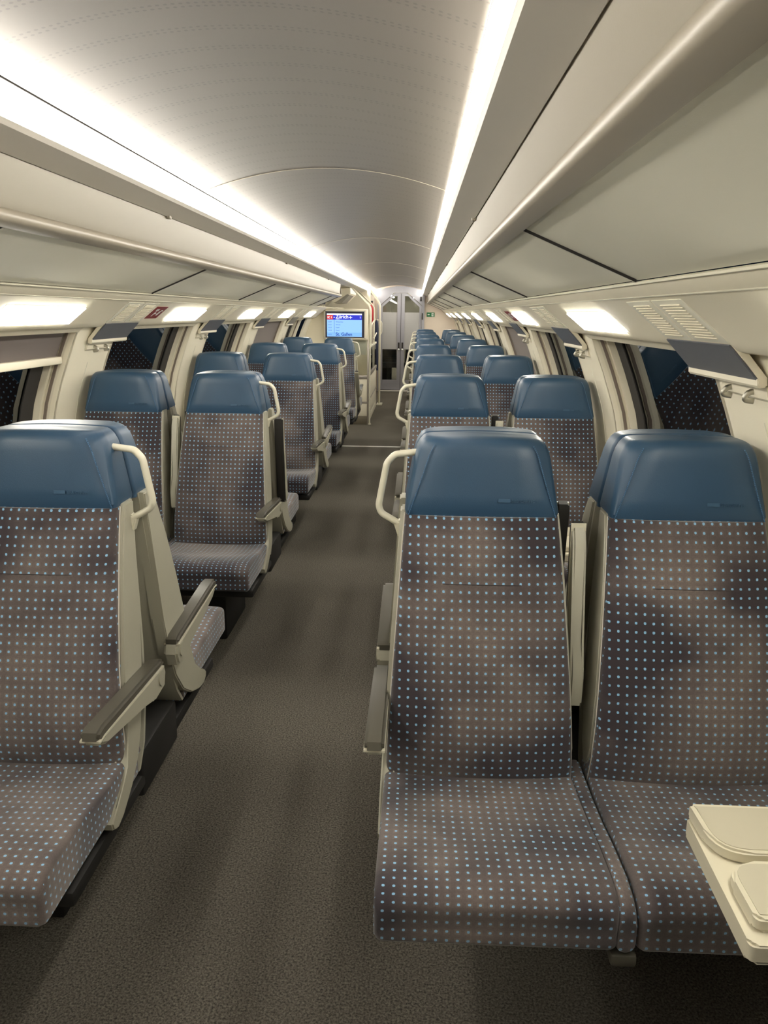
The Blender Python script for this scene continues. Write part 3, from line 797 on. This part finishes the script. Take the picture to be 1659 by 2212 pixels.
# exit sign
t = thing('exit_sign', 'green emergency exit sign with white arrow on the far end wall', 'sign', (.61, YD-.006, 1.455))
link('board', boxm(-.075, .075, -.003, .003, -.04, .04, M['green'], .001), t)
bm = bmesh.new(); prism([(-.062, 0), (-.045, .016), (-.045, .006), (-.018, .006), (-.018, -.006), (-.045, -.006), (-.045, -.016)], 'y', -.006, -.003, bm=bm); link('arrow', mesh(bm, M['signwhite']), t)
link('doorway', boxm(.018, .056, -.006, -.003, -.03, .03, M['signwhite']), t)
bm = bmesh.new(); prism([(.040, .018), (.046, .018), (.046, .024), (.040, .024)], 'y', -.008, -.006, bm=bm)
prism([(.034, .014), (.046, .016), (.050, .0), (.056, -.02), (.051, -.022), (.043, -.008), (.034, -.024), (.029, -.021), (.037, -.004), (.036, .006), (.028, .002), (.027, .006)], 'y', -.008, -.006, bm=bm)
link('running_figure', mesh(bm, M['green']), t)
# ------------------------------------------------------------------ stair enclosure with screen (left, behind the fourth bay)
X0, YS = -.29, 10.58
st = thing('stair_enclosure', 'cream and glass stair enclosure below the screen, left of the aisle', 'partition', (X0, YS, 0))
def L_(x0, x1, y0, y1, z0, z1): return (x0-X0, x1-X0, y0-YS, y1-YS, z0, z1)
def fbox(nm, x0, x1, y0, y1, z0, z1, mat, bev=.003, parent=st): return link(nm, boxm(*L_(x0, x1, y0, y1, z0, z1), M[mat], bev), parent)
fbox('corner_post', X0-.015, X0+.008, YS-.008, YS+.015, 0, 1.12, 'alu', .003)
fbox('kick_plate', -.88, X0-.015, YS-.004, YS+.02, 0, .115, 'kick', .001)
fbox('cream_panel', -.88, X0-.015, YS, YS+.02, .115, .285, 'cream', .002)
fbox('rail', -.88, X0-.015, YS-.006, YS+.02, .285, .31, 'alu', .002)
fbox('cream_panel', -.88, X0-.015, YS, YS+.02, .31, .615, 'cream', .002)
fbox('rail', -.88, X0-.015, YS-.012, YS+.022, .615, .66, 'alu', .004)
fbox('glass_pane', -.88, X0-.015, YS+.006, YS+.012, .66, 1.12, 'clear', 0)
fbox('upper_panel', -.88, X0-.03, YS+.02, YS+.035, .93, 1.12, 'cream', .002)
# side facing the aisle
for y0, y1, z0, z1, mat, nm in ((YS+.02, 12.75, .10, .30, 'cream', 'cream_panel'), (YS+.02, 12.75, .32, .62, 'cream', 'cream_panel')):
    fbox(nm, X0-.02, X0-.002, y0, y1, z0, z1, mat, .002)
fbox('rail', X0-.022, X0+.004, YS+.02, 12.75, .30, .32, 'alu', .002)
fbox('rail', X0-.03, X0+.006, YS+.02, 12.75, .62, .665, 'alu', .004)
fbox('kick_plate', X0-.022, X0+.0, YS+.02, 12.75, 0, .10, 'cream', .002)
fbox('glass_pane', X0-.014, X0-.008, YS+.02, 12.75, .665, 1.0, 'clear', 0)
fbox('top_rail', X0-.022, X0+.002, YS+.02, 12.75, 1.0, 1.03, 'handle', .006)
def post(y, zb, z_bend, lab, xb=X0+.022):
    t = thing('handrail_post', lab, 'handrail', (xb, y, 0))
    pth = roundpath([(0, 0, zb), (0, 0, z_bend), (-.235, 0, 1.782)], .06, 5)
    link('pole', tube(pth, .0105, M['handle'], n=10), t)
    bm = bmesh.new(); bmesh.ops.create_cone(bm, segments=16, radius1=.022, radius2=.016, depth=.02, cap_ends=True, matrix=Matrix.Translation((0, 0, zb+.01)))
    link('base_flange', mesh(bm, M['handle'], smooth=40), t)
    return t
post(YS+.0, 0, 1.55, 'nearest cream bent handrail pole beside the screen')
post(11.35, 1.03, 1.56, 'middle cream bent handrail pole of the stair enclosure', X0-.010)
post(12.2, 1.03, 1.57, 'third cream bent handrail pole of the stair enclosure', X0-.010)
t = thing('handrail_post', 'farthest cream pole with square floor plate by the aisle', 'handrail', (-.25, 12.98, 0))
link('pole', tube(roundpath([(0, 0, .02), (0, 0, 1.62), (-.16, 0, 1.84)], .06), .018, M['handle'], n=12), t)
link('floor_plate', boxm(-.04, .05, -.15, .15, 0, .02, M['handle'], .004), t)
for z, y0, y1, nm in ((1.10, 12.15, 12.95, 'lower cream cross rail between the stair poles'), (1.30, 11.4, 12.15, 'upper cream cross rail between the stair poles')):
    t = thing('cross_rail', nm, 'handrail', (X0-.010, y0, z))
    link('rail', tube([(0, 0, 0), (0, y1-y0-.02, .06)], .010, M['handle'], n=8), t)
    bm = bmesh.new(); bmesh.ops.create_uvsphere(bm, u_segments=10, v_segments=6, radius=.017); link('end_ball', mesh(bm, M['handle'], smooth=60), t)
# bulkhead left of the screen and duct box above it
bk = bmesh.new(); prism([(-1.215, 0), (-.875, 0), (-.875, 1.15), (-.875, 1.50), (-.86, 1.60), (-.97, 1.45), (-1.03, 1.40), (-1.12, 1.2), (-1.19, .9), (-1.21, .5)], 'y', YS-.02, YS+.02, bm=bk)
finish(link('wall_bulkhead', mesh(bk, M['wall'])), 'structure', 'cream bulkhead panel left of the screen')
bk = bmesh.new(); box(bk, -1.25, -.40, 12.9, 12.95, 0, 2.05); finish(link('wall_stairwell', mesh(bk, M['wall'])), 'structure', 'cream back wall of the stairwell')
finish(link('ceiling_stairwell', boxm(-1.25, -.538, 9.38, 12.9, 1.80, 1.83, M['wall'])), 'structure', 'cream ceiling over the stairwell')
t = thing('ceiling_duct', 'cream angular duct box with small blue label above the screen', 'duct', (-.8, 10.9, 1.5))
bm = bmesh.new(); prism([(-.27, .0), (-.14, .02), (-.02, .16), (.02, .30), (-.30, .30)], 'y', -.35, .35, bm=bm, bev=.008); link('body', mesh(bm, M['cream'], smooth=30), t)
bm = bmesh.new(); prism([(.03, .10), (.16, .12), (.26, .22), (.26, .30), (.02, .30)], 'y', -.2, .8, bm=bm, bev=.008); link('side_box', mesh(bm, M['cream'], smooth=30), t)
link('grey_panel', prism([(.06, .09), (.15, .10), (.25, .20), (.22, .21)], 'y', -.22, .5, M['ductgrey']), t)
link('blue_label', boxm(-.10, -.055, -.362, -.352, .075, .105, M['label']), t)
# screen
SXC, SZC, SY = -.585, 1.325, YS-.10
t = thing('passenger_screen', 'lit blue timetable screen reading Zürich and St. Gallen in a cream housing', 'screen', (SXC, SY, SZC))
hw, hh = .29, .195
link('housing', boxm(-hw, hw, 0, .12, -hh, hh, M['cream'], .01), t)
ring = bmesh.new()
for a in ((-hw+.012, hw-.03, hh-.03, hh-.018), (-hw+.012, hw-.03, -hh+.012, -hh+.022)): box(ring, a[0], a[1], -.008, .002, a[2], a[3])
box(ring, -hw+.012, -hw+.024, -.008, .002, -hh+.012, hh-.018); box(ring, hw-.042, hw-.03, -.008, .002, -hh+.012, hh-.018)
link('trim_frame', mesh(ring, M['handle']), t)
link('bezel', boxm(-hw+.026, hw-.044, -.004, .001, -hh+.024, hh-.032, M['bezel']), t)
sw0, sw1, sz0, sz1 = -.243, .215, -.158, .136
disp = link('display', boxm(sw0, sw1, -.0055, -.004, sz0, sz1, M['screen']), t)
def sc_rect(nm, u0, u1, v0, v1, mat, lay=1):   # u,v 0..1 from the top left
    W_, H_ = sw1-sw0, sz1-sz0
    return link(nm, boxm(sw0+u0*W_, sw0+u1*W_, -.0055-.0006*lay, -.0055, sz1-v1*H_, sz1-v0*H_, M[mat]), disp)
def sc_text(s, u, v, size, mat, bold=0):
    W_, H_ = sw1-sw0, sz1-sz0
    o = link('lettering', textmesh(s, size, M[mat], .0003, bold=bold), disp, (sw0+u*W_, -.0078, sz1-v*H_)); o.rotation_euler = (math.pi/2, 0, 0); return o
sc_rect('top_bar', 0, 1, 0, .06, 'scr_white'); sc_rect('header', 0, 1, .06, .27, 'scr_navy'); sc_rect('line_badge', 0, .17, .06, .26, 'scr_red', 2)
sc_rect('footer', 0, 1, .82, .98, 'scr_pale')
sc_rect('route_line', .203, .212, .27, .86, 'scr_ink')
sc_text('IC 1', .015, .205, .036, 'scr_white', .0006); sc_text('Zürich', .25, .205, .062, 'scr_white', .0006); sc_text('Flughafen', .25, .255, .014, 'scr_white')
sc_text('2.', .935, .19, .03, 'scr_white')
for i, (a, b) in enumerate((('22:09', 'Winterthur'), ('22:25', 'Wil SG'), ('22:33', 'Uzwil'), ('22:38', 'Flawil'))):
    sc_text(a, .03, .385+.122*i, .021, 'scr_ink'); sc_text(b, .25, .385+.122*i, .021, 'scr_ink')
sc_text('22:52', .03, .93, .021, 'scr_ink'); sc_text('St. Gallen', .25, .955, .056, 'scr_ink', .001)
bm = bmesh.new()
PL = [(0, .002), (.006, .0035), (.016, .003), (.010, .018), (.014, .018), (.026, .003), (.036, .0025), (.040, 0), (.036, -.0025), (.026, -.003), (.014, -.018), (.010, -.018), (.016, -.003), (.006, -.0035), (0, -.002), (-.004, -.009), (-.007, -.009), (-.005, 0), (-.007, .009), (-.004, .009)]
prism(PL, 'y', -.0005, .0005, bm=bm); o = link('plane_symbol', mesh(bm, M['scr_white']), disp, (sw0+.64*(sw1-sw0), -.0078, sz1-.165*(sz1-sz0)))
bm = bmesh.new(); bmesh.ops.create_cone(bm, segments=14, radius1=.007, radius2=.007, depth=.001, cap_ends=True, matrix=Matrix.Rotation(math.pi/2, 4, 'X')); link('route_dot', mesh(bm, M['scr_white']), disp, (sw0+.207*(sw1-sw0), -.0078, sz1-.165*(sz1-sz0)))
# extinguisher glimpsed between the poles, coat by the door
t = thing('fire_extinguisher', 'red fire extinguisher between the cream stair poles', 'fire extinguisher', (-.37, 12.84, 1.30))
rr = [[(r*math.cos(a*math.pi/8), r*math.sin(a*math.pi/8), z) for a in range(16)] for z, r in ((0, .03), (.01, .042), (.25, .042), (.29, .03), (.31, .012), (.34, .012))]
link('cylinder', loft(rr, M['red']), t); link('valve', boxm(-.015, .015, -.04, .01, .33, .36, M['black'], .003), t); link('wall_clamp', boxm(-.045, .045, .03, .06, .10, .14, M['black'], .003), t)
t = thing('hanging_coat', 'dark navy coat hanging by the pole near the far doors', 'coat', (-.385, 14.6, .45))
rr = []
for z, hwid in ((0, .05), (.15, .055), (.4, .05), (.7, .045), (.85, .03), (.9, .01)):
    rr.append([(hwid*math.cos(a*math.pi/8)*(1+.15*math.sin(3*a)), hwid*1.6*math.sin(a*math.pi/8), z) for a in range(16)])
link('body', loft(rr, M['bag']), t); link('collar_loop', tube([(0, 0, .88), (0, 0, .93)], .004, M['bag'], n=6), t)
finish(link('wall_passage_left', boxm(-.50, -.46, 12.96, YE, 0, 1.785, M['pinkwall'])), 'structure', 'cream passage wall behind the stairs')
# back closure behind the camera
finish(link('wall_back', boxm(-1.3, 1.3, YB-.05, YB, 0, 2.1, M['wall'])), 'structure', 'cream end wall behind the camera')
